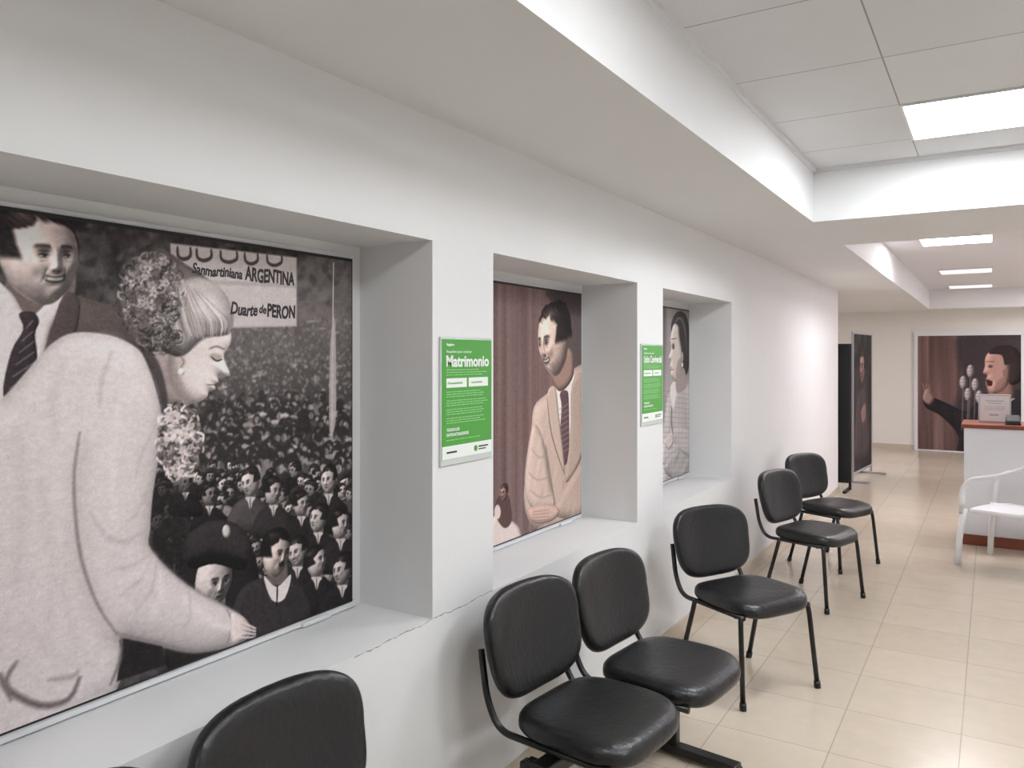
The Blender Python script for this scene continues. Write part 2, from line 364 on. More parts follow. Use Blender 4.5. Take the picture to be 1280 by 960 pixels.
        if cap is not None:
            c_=np.array(cap,float); rc=np.sqrt((x/1.28)**2+((y-.78)/.42)**2); comp(ss(1-rc,-px,px*2),c_*(.8+.6*np.clip(y-.6,0,1)+.3*np.clip(-x,0,1))[...,None])
            rb=np.sqrt((x/1.02)**2+((y-.45)/.12)**2); comp(ss(1-rb,-px,px*2),c_*.4+0*x[...,None])
        s.C[j0:j1,i0:i1]=tgt
    def mesh(s,name,place,m,grain=8,seed=1,gain=1.3):
        r=np.random.RandomState(seed); C=s.C+r.randn(s.ny,s.nx,1)*grain*.6+s.noise(grain*.6,.008,seed)[...,None]
        C=np.clip(C,6,250); L=np.clip(lin(C)*gain,0,.9)
        X,Y,Z=place(s.A,s.B); co_=np.stack([X,Y,Z],-1).reshape(-1,3)
        me=bpy.data.meshes.new(name); nv=s.nx*s.ny; me.vertices.add(nv); me.vertices.foreach_set('co',co_.ravel())
        i=np.arange(nv).reshape(s.ny,s.nx); q=np.stack([i[:-1,:-1],i[:-1,1:],i[1:,1:],i[1:,:-1]],-1).reshape(-1,4)
        me.loops.add(q.size); me.loops.foreach_set('vertex_index',q.ravel()); me.polygons.add(len(q))
        me.polygons.foreach_set('loop_start',np.arange(len(q))*4); me.update(calc_edges=True); me.validate()
        ca=me.color_attributes.new('Print','FLOAT_COLOR','POINT'); ca.data.foreach_set('color',np.concatenate([L.reshape(-1,3),np.ones((nv,1))],1).ravel())
        me.materials.append(m); return me
M_print=bpy.data.materials.new('printed_picture'); M_print.use_nodes=True
_nt=M_print.node_tree; _a=_nt.nodes.new('ShaderNodeAttribute'); _a.attribute_name='Print'
_nt.links.new(_a.outputs['Color'],_nt.nodes['Principled BSDF'].inputs['Base Color']); _nt.nodes['Principled BSDF'].inputs['Roughness'].default_value=.55; _nt.nodes['Principled BSDF'].inputs['Specular IOR Level'].default_value=.2
PD=1.87
def PW(u,v,D=PD):
    r=(u-CX)/F; y=D*(CS+SN*r)/(SN-CS*r); Z=SN*D+CS*y; return (y,EYE-(v-HZ)*Z/F)
def PF(u,v,yf=15.44):
    r=(u-CX)/F; x=-yf*(SN-CS*r)/(CS+SN*r); Z=-SN*x+CS*yf; return (x+CAMX,EYE-(v-HZ)*Z/F)
def text_mesh(name,s,size,m,width=None,bold=0.,ext=.0004,shear=0,wob=0):
    c=bpy.data.curves.new('t','FONT'); c.body=s; c.size=size; c.offset=bold; c.extrude=ext; c.resolution_u=3; c.shear=shear
    o=bpy.data.objects.new('t',c); COL.objects.link(o); bpy.context.view_layer.update()
    me=bpy.data.meshes.new_from_object(o.evaluated_get(bpy.context.evaluated_depsgraph_get())); bpy.data.objects.remove(o)
    co_=np.zeros(len(me.vertices)*3); me.vertices.foreach_get('co',co_); co_=co_.reshape(-1,3)
    co_[:,0]-=co_[:,0].min()
    if width: co_[:,0]*=width/co_[:,0].max()
    if wob: co_[:,1]+=wob*np.sin(co_[:,0]*170)*.6+wob*np.sin(co_[:,0]*61+1)
    out=np.stack([co_[:,2],co_[:,0],co_[:,1]],1)   # lies on a wall facing +x
    me.vertices.foreach_set('co',out.ravel()); me.name=name; me.materials.clear(); me.materials.append(m); me.update(); return me
LD=(-.35,.5,.85)
# ---- picture 1: crowd, man in suit, woman in white coat
py0,py1,pz0,pz1=.76,2.003,.814,1.973
c=Canvas(py0,py1,pz0,pz1,.0025,(58,52,52),PW); c.pxm=.0024
c.C+=c.noise(16,.05,3)[...,None]+c.noise(14,.018,4)[...,None]
for k in range(420):   # foliage
    u=rng.uniform(85,440); v=rng.uniform(275,425); c.ell(u,v,rng.uniform(2,8),rng.uniform(2,6),rng.choice([28,60,88,112],p=[.4,.25,.2,.15])*T1,.008,.55,rng.rand()*3,9)
c.poly([(372,325),(440,330),(440,412),(372,405)],(120,112,111),.03,.65)
for k in range(60):
    u=rng.uniform(374,440); v=rng.uniform(326,405); c.ell(u,v,rng.uniform(3,9),rng.uniform(2,5),rng.choice([50,85,120])*T1,.01,.5,rng.rand()*3,9)
def crowd(n,v0,v1,u0,u1,ra,rb,ga,gb,dk):
    P_=sorted([(rng.uniform(u0,u1),v0+rng.rand()**.85*(v1-v0)) for k in range(n)],key=lambda p:p[1])
    for u,v in P_:
        t=(v-v0)/(v1-v0); r_=(ra+t*(rb-ra))*rng.uniform(.65,1.3); g=rng.uniform(ga,gb); sd=rng.uniform(-.5,.5)
        c.ell(u+rng.uniform(-1,1)*r_,v+r_*2.0,r_*1.8,r_*1.5,(dk+rng.choice([0,14,36,80],p=[.35,.3,.2,.15]))*T1,.004,.85,rng.uniform(-.3,.3),9,jag=.2)
        q=rng.rand()
        if q<.76:
            c.ell(u,v-r_*.25,r_*.95,r_*1.1,dk*T1,.004,.95,0,9,jag=.15)
            c.ell(u+sd*r_,v+r_*.25,r_*.58,r_*.8,g*T1,.005,.9,sd*.5,8,jag=.1); c.ell(u-sd*r_*.5,v+r_*.3,r_*.3,r_*.7,g*.55*T1,.005,.7,0,7)
        elif q<.88: c.ell(u,v,r_*1.1,r_*.55,min(g*1.3,215)*T1,.004,.8,sd*.3,9,jag=.15); c.ell(u,v+r_*.7,r_*.6,r_*.5,g*.6*T1,.005,.8,0,8)
        else: c.ell(u,v,r_*1.0,r_*1.1,dk*T1,.004,.95,0,9,jag=.15)
crowd(900,396,505,228,443,2.4,4.2,120,170,64); c.soften(1)
crowd(420,490,585,196,443,4.2,6.8,115,185,42)
for v,a in ((405,.32),(430,.25),(455,.17),(485,.08)): c.poly([(225,v-40),(445,v-40),(445,v+25),(225,v+25)],(126,118,117),.10,a,smooth=False)
c.soften(1)
order=sorted([(rng.uniform(196,444),580+rng.rand()*170) for k in range(150)],key=lambda p:p[1])
for u,v in order:
    t=(v-582)/168; r_=(7.5+t*6)*rng.uniform(.85,1.15); g=rng.uniform(130,205)
    c.poly([(u-r_*1.9,v+r_*3.2),(u-r_*1.5,v+r_*1.3),(u,v+r_*.8),(u+r_*1.5,v+r_*1.3),(u+r_*1.9,v+r_*3.2)],rng.choice([28,38,74,130],p=[.45,.28,.15,.12])*T1,.004,inf=(.02,.4,LD,None))
    c.face(u,v,r_*.85,r_*1.15,rng.uniform(-1.1,1.1),rng.uniform(-.1,.35),rng.uniform(-.3,.3),g*T1,(32,28,28),cap=(48,44,46) if rng.rand()<.15 else None,part=rng.uniform(-.5,.5))
# flag pole
c.line([(417,328),(415,540)],3.5,(206,197,195),.003); c.poly([(413,430),(419,400),(420,520),(412,540)],(184,176,174),.006,.8)
# cloth banner
c.poly([(213,304),(371,322),(371,408),(288,410),(283,376),(240,362),(214,352)],(192,183,181),.006,1,smooth=False,inf=(.006,.85,LD,[(.003,.08,3,.3,3)]))
c.poly([(214,348),(371,355),(371,360),(214,353)],(150,140,138),.006,.5,smooth=False)
for (u0,u1) in [(222,238),(246,264),(276,296),(306,322),(334,352)]:
    c.line([(u0,308+(u0-222)*.09),(u0+1,320+(u0-222)*.07),((u0+u1)/2,324+(u0-222)*.07),(u1,320+(u0-222)*.07),(u1,309+(u0-222)*.09)],4.5,(60,52,53),.003,.95)
# big figures in the crowd
def bust(u,v,w,h,tone,body,yaw,tie=True,**k):
    c.poly([(u-w*2.2,v+h*3.2),(u-w*1.9,v+h*1.7),(u-w*.5,v+h*.95),(u+w*.5,v+h*.95),(u+w*1.9,v+h*1.7),(u+w*2.2,v+h*3.2)],np.array(body),.004,inf=(.04,.45,LD,[(.004,.03,3,.2,3)]))
    c.poly([(u-w*.46,v+h*.4),(u+w*.46,v+h*.4),(u+w*.44,v+h*1.1),(u-w*.44,v+h*1.1)],np.array(tone)*.5*T1,.004)
    c.poly([(u-w*.5,v+h*.98),(u+w*.5,v+h*.98),(u+w*.25,v+h*1.3),(u,v+h*1.8),(u-w*.25,v+h*1.3)],(190,182,178),.003)
    if tie: c.line([(u,v+h*1.05),(u,v+h*1.8)],w*.2,(30,25,26),.003)
    c.face(u,v,w,h,yaw,skin=np.array(tone)*T1,**k)
bust(262,618,10,15,[130]*3,(28,24,26),.5); bust(232,603,9,13,[115]*3,(28,24,26),-.4)
bust(313,603,12,19,[190]*3,(70,63,64),-.6,roll=.15); bust(342,614,11,18,[175]*3,(44,39,40),.6,part=-.3,roll=-.1); bust(411,600,10.5,18,[188]*3,(38,34,36),-.4); bust(377,630,10.5,16,[175]*3,(32,28,30),.5)
bust(398,648,11.5,18,[186]*3,(34,30,32),-.7,roll=-.2); bust(426,655,11.5,19,[195]*3,(38,32,34),.7,part=-.3); bust(372,690,12.5,19,[178]*3,(32,28,30),-.5,smile=1,roll=.15); bust(396,702,13,20,[196]*3,(30,27,29),.8,roll=.2); bust(428,712,12.5,20,[175]*3,(30,27,29),-.7)
c.poly([(222,752),(228,690),(250,660),(300,664),(322,706),(318,770),(250,770)],(28,24,26),.005,inf=(.05,.4,LD,None))
bust(268,724,25,36,[186]*3,(28,24,26),.4,pitch=.2,nohair=True)
c.poly([(232,704),(230,676),(260,652),(294,654),(314,676),(308,702),(270,692)],(46,40,42),.004,inf=(.04,.45,LD,None)); c.poly([(236,700),(270,691),(308,700),(302,713),(268,705),(242,711)],(14,12,13),.003,inf=(.008,.3,(0,.8,.6),None)); c.ell(283,664,5,8,(186,180,176),.003,inf=(.01,.4,LD,None))
c.poly([(292,780),(298,742),(322,724),(346,732),(374,728),(390,770),(330,800)],(46,41,43),.005,inf=(.03,.4,LD,[(.006,.02,3,.5,5)]))
c.poly([(336,700),(356,700),(358,728),(336,728)],(96,84,80),.004)
c.poly([(330,720),(346,734),(364,718),(356,748),(340,750)],(204,196,192),.003); c.line([(347,732),(346,758)],5,(20,18,18),.002)
c.face(346,692,18,30,.6,.08,-.1,(200,182,173),(22,19,19),must=True,part=-.3)
# darkness next to the coat
c.poly([(188,600),(214,590),(232,640),(228,720),(200,712),(186,690)],(28,24,25),.03,.75)
# man in dark suit
c.poly([(-40,380),(0,362),(30,372),(80,368),(115,375),(150,388),(172,420),(150,470),(80,560),(-40,560)],(104,88,84),.004,1,((0,380),(150,470),(70,60,58)),inf=(.10,.6,(.2,.6,.8),[(.008,.10,3,-.5,3)]))
c.poly([(16,340),(90,336),(86,384),(40,404),(10,376)],(112,95,90),.006)
c.poly([(-10,362),(14,366),(37,396),(74,364),(82,378),(62,412),(50,470),(36,500),(-10,505)],(218,210,209),.004,inf=(.012,.7,LD,None))
c.poly([(80,368),(100,378),(92,424),(54,500),(34,508),(58,432)],(78,65,63),.004,inf=(.010,.5,LD,None)); c.line([(100,380),(94,420),(78,452),(60,490)],2,(46,38,38),.004,.8)
c.poly([(24,392),(42,390),(49,402),(44,418),(46,455),(26,504),(4,494),(14,440),(29,412)],(54,43,48),.003,inf=(.018,.45,LD,None))
for k in range(6): c.line([(12+k*4,486-k*15),(44-k*.6,466-k*13)],2.5,(140,126,130),.003,.7)
c.face(51,318,54,64,.42,.02,.08,(212,192,184),(42,34,34),L=(-.45,.4,.8),smile=1,hl=.66,amb=.42,part=-.3)
# woman: neck, bowed face in profile to the right
c.poly([(178,436),(210,420),(240,430),(240,470),(228,502),(206,508),(190,480)],(168,151,146),.006,inf=(.05,.5,(.2,.5,.8),None))
c.poly([(218,420),(250,414),(284,408),(289,420),(287,431),(281,440),(280,448),(284,458),(287,467),(280,471),(272,471),(273,477),(268,480),(269,486),(261,489),(259,496),(247,503),(232,501),(216,486),(210,456)],(214,201,195),.004,1,((215,450),(284,478),(222,209,203)),inf=(.05,.5,(.45,.3,.8),None))
c.poly([(212,438),(222,462),(232,488),(240,502),(224,502),(206,474)],(150,134,129),.012,.75)
c.ell(270,446,8,4.5,(160,142,137),.008,.8,.1); c.line([(264,446),(271,451),(278,449)],2.2,(52,42,42),.003); c.line([(262,436),(271,433),(281,437)],2.2,(104,86,83),.005,.85); c.line([(272,469),(276,466),(282,470)],1.6,(120,100,95),.004,.8); c.line([(259,481),(269,481)],2.6,(104,70,69),.004); c.line([(268,486),(262,490)],1.5,(150,132,127),.004,.7)
c.poly([(240,452),(258,466),(256,486),(244,490),(236,474)],(226,214,208),.03,.4)
c.ell(227,452,5,9,(190,172,166),.004); c.line([(225,445),(230,452),(226,459)],1.6,(120,102,98),.003,.8); c.ell(227,465,4,4.5,(240,234,230),.003,inf=(.008,.5,LD,None))
# hair: flowers at back, smooth roll in front
c.poly([(152,392),(154,350),(176,322),(206,314),(232,330),(262,350),(284,372),(289,402),(284,418),(250,422),(238,438),(222,446),(205,440),(178,438),(160,420)],(108,97,94),.006,inf=(.06,.5,LD,None))
c.poly([(208,396),(214,366),(232,350),(256,348),(278,362),(291,388),(291,408),(284,418),(258,422),(240,436),(228,444),(216,430)],(172,163,159),.010,1,inf=(.08,.5,(.1,.6,.8),None))
for k in range(190):
    x=rng.uniform(0,1); o_=rng.uniform(-2,2); c.line([(218+x*24+o_,360-9*math.sin(x*3)+o_),(213+x*58,382+o_),(212+x*77+o_,402),(222+x*64,416+rng.uniform(-4,4)+8*(1-x))],rng.uniform(.7,1.6),rng.choice([96,135,215,245],p=[.25,.2,.3,.25])*T1,.004,.42)
c.poly([(246,374),(268,372),(280,392),(262,398),(246,392)],(240,233,230),.03,.45)
c.curls(520,188,368,38,53,[34,64,105,165,215],[.24,.22,.22,.18,.14],9,2.6)
for k in range(13):
    a=rng.rand()*6.28; q=rng.rand()**.5; u=190+q*34*math.cos(a); v=360+q*44*math.sin(a); r0=rng.uniform(2.6,4.6)
    for j in range(5): c.ell(u+r0*math.cos(j*1.26),v+r0*math.sin(j*1.26),r0*.85,r0*.5,rng.uniform(170,228)*T1,.005,.75,j*1.26,8)
    c.ell(u,v,1.6,1.6,(100,88,85),.003,.8)
c.curls(120,200,424,26,15,[36,80,130,170],[.35,.3,.2,.15],8,2.2)
# white coat, one piece with bent arm
FO=[(.005,.16,2.5,.35,3),(.001,.05,4,.2,6)]
c.poly([(-60,540),(0,500),(30,468),(62,432),(92,416),(132,418),(160,428),(180,444),(195,474),(203,510),(200,560),(191,620),(188,662),(190,688),(236,732),(300,768),(313,790),(296,806),(244,816),(200,808),(152,798),(154,820),(150,852),(120,884),(-60,960)],(214,205,203),.005,1,((40,450),(150,860),(196,186,184)),inf=(.075,.68,(.05,.45,.88),FO))
c.poly([(112,560),(108,640),(118,720),(150,780),(128,800),(96,740),(86,640),(94,560)],(176,165,162),.04,.45)
c.line([(100,540),(93,590),(94,640),(102,700),(122,756),(146,792)],3.0,(98,87,86),.009,.75)
c.line([(146,792),(200,806),(246,815),(300,805)],4,(120,109,107),.010,.7)
c.line([(190,664),(192,690),(236,732),(300,767)],3,(110,98,96),.010,.6)
c.line([(150,420),(176,436),(191,468),(201,505)],3.5,(64,55,55),.006,.8); c.poly([(178,438),(198,452),(210,500),(203,520),(196,480)],(60,52,53),.008,.85)
c.poly([(118,424),(150,424),(170,446),(180,490),(160,500),(140,450)],(224,215,213),.04,.4)
for p in [[(190,690),(168,706),(140,712)],[(192,694),(176,724),(150,744)],[(196,700),(190,736),(170,764)],[(186,660),(160,676),(132,676)],[(190,600),(172,640),(158,652)],[(236,738),(238,768),(226,792)],[(112,640),(132,668),(160,680)],[(140,440),(128,474),(124,510)],[(196,530),(176,570),(170,600)]]: c.line(p,3.2,(170,159,157),.012,.5)
for p in [[(194,694),(180,714),(150,726)],[(200,712),(202,744),(190,774)],[(150,500),(140,580),(144,650)],[(232,748),(262,776),(286,786)]]: c.line(p,7,(226,218,216),.02,.35)
for p in [[(20,540),(30,640),(16,740)],[(50,600),(66,700),(60,800)],[(30,780),(70,820),(120,830)],[(78,450),(66,500),(70,546)],[(84,650),(80,740),(100,810)]]: c.line(p,6,(186,176,173),.03,.45)
c.poly([(154,798),(203,808),(206,832),(146,852)],(30,26,27),.004,smooth=False)
c.line([(152,798),(150,826),(138,856)],4,(110,98,96),.008,.9)
c.line([(0,842),(10,862),(50,882),(86,874),(100,846)],6,(104,92,90),.010); c.line([(22,826),(8,850),(14,876)],4.5,(116,104,102),.010); c.line([(60,850),(90,846),(98,838)],4,(130,118,116),.012,.7)
# cuff and hand
c.line([(284,762),(290,780),(284,806)],2.4,(120,108,106),.005,.8)
c.poly([(289,768),(304,771),(312,784),(306,799),(290,804)],(212,196,190),.004,inf=(.02,.5,LD,None))
for k in range(4): c.line([(300,776+k*7),(320,786+k*3.6)],4.4,(206,190,184),.004); c.line([(302,780+k*7),(318,789+k*3.6)],1.1,(112,98,95),.003,.8)
# bouquet
c.poly([(202,520),(220,505),(246,525),(250,560),(240,590),(222,600),(204,585),(198,550)],(110,101,99),.01,.8)
c.curls(340,224,552,25,46,[45,110,190,232,246],[.24,.20,.2,.22,.14],8,3.5)
for k in range(7):
    a=rng.rand()*6.28; q=rng.rand()**.5; u=224+q*20*math.cos(a); v=552+q*40*math.sin(a)
    for j in range(7): c.ell(u+5*math.cos(j*.9),v+5*math.sin(j*.9),4.2,2.4,rng.uniform(190,236)*T1,.004,.75,j*.9,8)
    c.ell(u,v,2,2,(120,110,106),.003,.8)
c.C*=(1+c.noise(.02,.006,11,(3,1))[...,None]); c.C=c.C*np.array([1.0,.98,.985]); c.desat(.25)
pic1=c
# ---- picture 2: laughing man, tan suit, curtain
c=Canvas(2.50,3.763,pz0,pz1,.0034,(112,90,88),PW); c.pxm=.0055
st=c.noise(13,.045,5,(1,40))+c.noise(7,.016,8,(1,60)); c.C+=st[...,None]*np.array([1.03,.95,.94])
c.poly([(692,362),(740,360),(740,650),(712,650),(702,500)],(80,71,72),.06,.85); c.poly([(684,362),(740,366),(740,396),(700,386)],(56,48,49),.03,.85)
FO=[(.010,.09,3,.3,3),(.002,.03,4,-.4,6)]; LM=(-.4,.4,.85)
c.poly([(664,540),(668,508),(684,492),(700,480),(712,464),(745,470),(745,665),(690,665),(664,655),(655,622),(660,575)],(194,172,160),.004,1,((665,520),(728,560),(172,150,138)),inf=(.10,.55,LM,FO))
c.poly([(694,480),(713,464),(720,482),(713,540),(705,566),(697,520)],(218,210,208),.003,inf=(.012,.7,LM,None))
c.poly([(700,492),(708,488),(711,500),(711,565),(705,582),(699,560),(702,510)],(92,68,72),.003,inf=(.02,.5,LM,None))
for k in range(9): c.line([(699,512+k*7),(712,504+k*7)],2.2,(160,138,140),.004,.55)
c.poly([(684,494),(694,484),(699,520),(706,592),(690,545)],(186,164,151),.003,inf=(.02,.5,LM,None)); c.poly([(715,480),(730,472),(730,560),(707,604),(713,545)],(168,147,135),.003,inf=(.03,.5,LM,None))
c.line([(684,497),(690,545),(706,594)],1.8,(108,87,78),.006,.85); c.line([(684,560),(676,600),(682,632)],3,(134,112,102),.02,.6); c.line([(704,600),(706,660)],1.4,(110,90,80),.006,.7)
# arm in front, both hands low together
c.poly([(660,560),(668,530),(680,552),(688,600),(694,632),(678,640),(662,632),(656,604)],(196,174,162),.008,.9,inf=(.05,.5,LM,FO)); c.line([(682,556),(689,600),(694,630)],2,(116,95,85),.008,.75)
for p in [[(664,560),(674,572),(684,568)],[(660,590),(672,600),(686,596)],[(662,612),(676,622),(690,618)]]: c.line(p,1.6,(150,128,117),.01,.6)
c.poly([(718,590),(730,580),(730,640),(704,648),(692,640),(696,628)],(174,152,140),.008,.9,inf=(.06,.5,LM,FO))
c.poly([(662,636),(680,630),(696,633),(699,642),(690,651),(674,655),(663,650)],(188,158,146),.004,inf=(.03,.5,LM,None)) 
for k in range(4): c.line([(666,640+k*3.6),(687,637+k*4.2)],.9,(120,92,82),.004,.8)
c.poly([(684,444),(713,436),(717,468),(704,488),(693,482)],(150,122,111),.006,inf=(.04,.4,LM,None))
c.face(692,426,20,45,-.82,.02,.16,(208,180,168),(38,31,32),L=(-.5,.35,.8),smile=1,hl=.64,amb=.40,part=.4)
# small white figure
c.poly([(612,665),(620,642),(634,648),(650,662),(652,700),(610,700)],(204,188,182),.004,inf=(.03,.5,LM,None)); c.poly([(618,640),(624,620),(636,620),(640,650),(630,660)],(84,62,60),.004); c.face(630,616,5,11,-.5,skin=(156,122,114),hair=(44,34,34)); c.ell(622,640,4,9,(214,192,184),.006)
pic2=c
# ---- picture 3: woman in checked jacket, arms crossed
c=Canvas(4.27,5.512,pz0,pz1,.0045,(146,140,140),PW); c.pxm=.009
c.C+=c.noise(14,.15,9)[...,None]
c.poly([(815,380),(833,386),(830,470),(828,530),(815,530)],(92,86,87),.08,.85); c.poly([(848,384),(868,388),(868,480),(862,470)],(116,110,110),.06,.7)
LM=(-.5,.4,.8)
c.poly([(826,600),(829,540),(834,498),(843,482),(853,478),(872,496),(872,610),(824,612)],(172,165,164),.006,inf=(.12,.55,LM,[(.012,.09,3,.3,3)]))
c.poly([(828,558),(846,532),(868,540),(868,572),(846,570),(830,582)],(178,171,170),.006,inf=(.06,.5,LM,[(.008,.05,3,1.2,3)]))
c.poly([(830,582),(848,560),(868,580),(868,600),(840,598)],(162,155,154),.006,inf=(.06,.5,LM,[(.008,.05,3,-1.,3)]))
for k in range(20): c.line([(826,488+k*6.5),(870,494+k*6)],.8,(104,98,99),.005,.5)
for k in range(10): c.line([(829+k*4,482),(827+k*4.2,608)],.8,(104,98,99),.005,.5)
c.line([(844,484),(839,520),(842,545)],1.6,(78,70,71),.008); c.poly([(838,484),(846,476),(845,498),(841,512)],(208,201,199),.005); c.poly([(830,552),(838,544),(842,552),(836,562)],(190,177,172),.006,inf=(.02,.5,LM,None))
c.poly([(839,414),(842,396),(850,389),(859,398),(863,432),(860,464),(853,468),(848,440)],(50,45,46),.008,inf=(.06,.5,LM,None)); 
for k in range(14): c.line([(841+k*.5,410-k),(848+k*.6,396+k*.5),(859,412+k*3)],.6,(110,102,102),.005,.5)
c.poly([(842,406),(848,408),(850,424),(853,444),(852,466),(847,478),(841,474),(838.5,468),(839,462),(837.5,458),(838.5,452),(836,447),(839,436),(838,424)],(196,184,179),.005,inf=(.05,.45,LM,None))
c.poly([(848,450),(853,448),(852,470),(846,476),(845,464)],(138,125,121),.012,.7)
c.poly([(846,470),(855,460),(858,484),(846,490)],(150,137,133),.006); c.ell(841.7,433,1.7,4,(80,68,67),.008,.9); c.line([(839,424),(846,423)],1.0,(66,56,56),.006); c.line([(838.5,462),(842.5,462)],1.1,(96,62,62),.006); c.ell(853,446,1.3,6,(160,146,141),.006); c.ell(853,456,1,3,(236,230,226),.006)
pic3=c
def wall_poster(c,label,seed):
    y0,y1=c.a0,c.a1; t=thing('wall_poster',label,'poster',(-.3,(y0+y1)/2,c.b0-.03))
    my,mz=(y0+y1)/2,c.b0-.03
    v,f=boxes([(-.02,0,y0-.03-my,y1+.03-my,c.b0-mz-.03,c.b0-mz-.004),(-.02,0,y0-.03-my,y1+.03-my,c.b1-mz+.010,c.b1-mz+.024),(-.02,0,y0-.03-my,y0-my-.006,c.b0-mz-.004,c.b1-mz+.010),(-.02,0,y1-my+.006,y1-my+.03,c.b0-mz-.004,c.b1-mz+.010)])
    bevel(obj('window_frame',mkmesh('window_frame',v,f,M_alu),t),.003)
    v,f=boxes([(-.02,.008,y0-.006-my,y1+.006-my,c.b0-mz-.006,c.b1-mz+.010)]); obj('backing_board',mkmesh('backing_board',v,f,M_blk),t)
    obj('printed_photograph',c.mesh('printed_photograph',lambda A,B:(A*0+.0095,A-my,B-mz),M_print,7,seed),t)
    v,f=boxes([(-.012,.012,.40,.52,-.0,.014)]); bevel(obj('latch',mkmesh('latch',v,f,M_alu),t),.003)
    return t,my,mz
t1,my,mz=wall_poster(pic1,'large black-and-white crowd photograph with woman in white coat',1)
def plett(s,u0,v0,u1,size,sh=0,bold=.0012):
    a=PW(u0,v0); b=PW(u1,v0); me=text_mesh('lettering',s,size,M_dark,b[0]-a[0],bold,shear=sh,wob=.0016); o=obj('lettering',me,t1,(.0102,a[0]-my,a[1]-mz)); return o
for s_,u0,v0,u1,sz,sh,bd in [('Sanmartiniana',240,342,303,.040,.2,.0012),('ARGENTINA',306,350,368,.056,.05,.002),('Duarte',288,393,322,.050,.25,.0014),('de',324,392,333,.036,.25,.001),('PERON',334,396,369,.054,.05,.002)]:
    plett(s_,u0,v0,u1,sz,sh,bd)
wall_poster(pic2,'colourised photograph of laughing man in tan suit before curtain',2)
wall_poster(pic3,'black-and-white photograph of woman in checked jacket in profile',3)
# ------------------------------------------------------------ green signs
def sign(y0,title,label):
    w,h=.315,.437; t=thing('wall_sign',label,'sign',(.0,y0+w/2,1.278),group='green notices in acrylic holders'); q=-w/2
    v,f=boxes([(0.0005,.008,-w/2,w/2,0,h)]); bevel(obj('acrylic_holder',mkmesh('acrylic_holder',v,f,M_acr),t),.002)
    v,f=boxes([(.008,.0095,-w/2+.006,w/2-.006,.022,h-.008)]); obj('green_sheet',mkmesh('green_sheet',v,f,M_green),t)
    v,f=boxes([(.0095,.0102,-w/2+.006,w/2-.006,.022,.066)]); obj('white_footer',mkmesh('white_footer',v,f,M_ltext),t)
    def tx(s,y,z,size,width,m=M_ltext,b=.0): obj('lettering',text_mesh('lettering',s,size,m,width,b),t,(.0106,q+y,z))
    tx('Requisitos para contraer',.03,.383,.013,.15); tx(title,.028,.336,.054,.262,b=.0016)
    tx('Registro',.03,.407,.012,.045,b=.0004)
    tx('Documentación',.038,.2765,.011,.085,M_green); tx('a presentar',.178,.2765,.011,.07,M_green)
    tx('TODOS LOS',.03,.116,.014,.075,b=.0005); tx('DATOS ACTUALIZADOS',.03,.099,.014,.13,b=.0005)
    for b_ in [(.0095,.0101,q+.03,q+.150,.264,.296),(.0095,.0101,q+.162,q+.285,.264,.296)]:
        v,f=boxes([b_]); bevel(obj('white_label',mkmesh('white_label',v,f,M_ltext),t),.0002)
    bs=[]; r_=random.Random(5)
    for i,z in enumerate([.323,.3145,.306,.248,.240,.232,.218,.210,.202,.188,.180,.172,.158,.150,.142,.084]):
        x=.03
        while x<.21+.07*r_.random():
            L=.008+.022*r_.random(); bs.append((.0095,.0100,q+x,q+min(x+L,.285),z,z+.0032)); x+=L+.004
    v,f=boxes(bs); obj('small_print',mkmesh('small_print',v,f,M_grn2),t,kind='stuff')
    V=[(.0105,q+.205+.011*math.cos(k/16*6.283),.044+.011*math.sin(k/16*6.283)) for k in range(16)]; obj('emblem',mkmesh('emblem',V,[tuple(range(16))],M_green),t)
    v,f=boxes([(.0102,.0106,q+.222,q+.285,.046,.051),(.0102,.0106,q+.222,q+.27,.037,.041),(.0102,.0106,q+.03,q+.09,.041,.047)]); obj('footer_print',mkmesh('footer_print',v,f,M_dark),t,kind='stuff')
sign(2.111,'Matrimonio','green marriage requirements notice on white wall between two posters')
sign(3.87,'Unión Convivencial','green civil union notice on white wall beside tan-suit poster')
# ------------------------------------------------------------ waiting chairs
def seat_mesh():
    ol=superell(.225,.245,3.8)
    def fn(p,q,t,s):
        front=max(0,p/.225); w=1-.06*max(0,-p/.225)
        z=.452+t-.022*front**3-(.008*(1-min(1,s))**1 if t>0 else 0)+(.006*(q/.24)**2 if t>0 else 0)
        return (p+.03,q*w,z)
    v,f=pad(ol,[(.90,-.030),(.965,-.027),(.995,-.016),(1.0,-.004),(.99,.010),(.955,.022),(.88,.030),(.75,.034)],fn); return mkmesh('seat',v,f,M_vinyl,True)
def back_mesh():
    ol=superell(.256,.185,3.6)
    th=math.radians(13)
    def fn(p,q,t,s):
        w=1+.05*(q/.17); y=p*w; x=.75*y*y+t; z=q-.012*(p/.235)**2*(1 if q>0 else -.3)
        x-=.012*math.cos(q/.17*1.4) # lumbar
        X=-.262+x*math.cos(th)-z*math.sin(th); Z=.662+z*math.cos(th)+x*math.sin(th)
        return (X,y,Z)
    v,f=pad(ol,[(.90,-.024),(.965,-.020),(.995,-.010),(1.0,0),(.99,.012),(.955,.022),(.88,.028),(.75,.031)],fn); return mkmesh('backrest',v,f,M_vinyl,True)
ME_seat=seat_mesh(); ME_back=back_mesh()
def leg_mesh(front,sy):
    if front: pth=[(.235,sy*.255,.012),(.202,sy*.235,.37),(.194,sy*.228,.418)]
    else: pth=[(-.215,sy*.255,.012),(-.120,sy*.236,.37),(-.112,sy*.23,.418)]
    V,Fc=tube(fillet(pth,.03),.0125,12,r2=.0125)
    p=Vector(pth[0]); d=(Vector(pth[1])-p).normalized(); tube([p-d*.011,p+d*.022],.0165,12,V,Fc)
    return mkmesh('leg',V,Fc,M_metal,True)
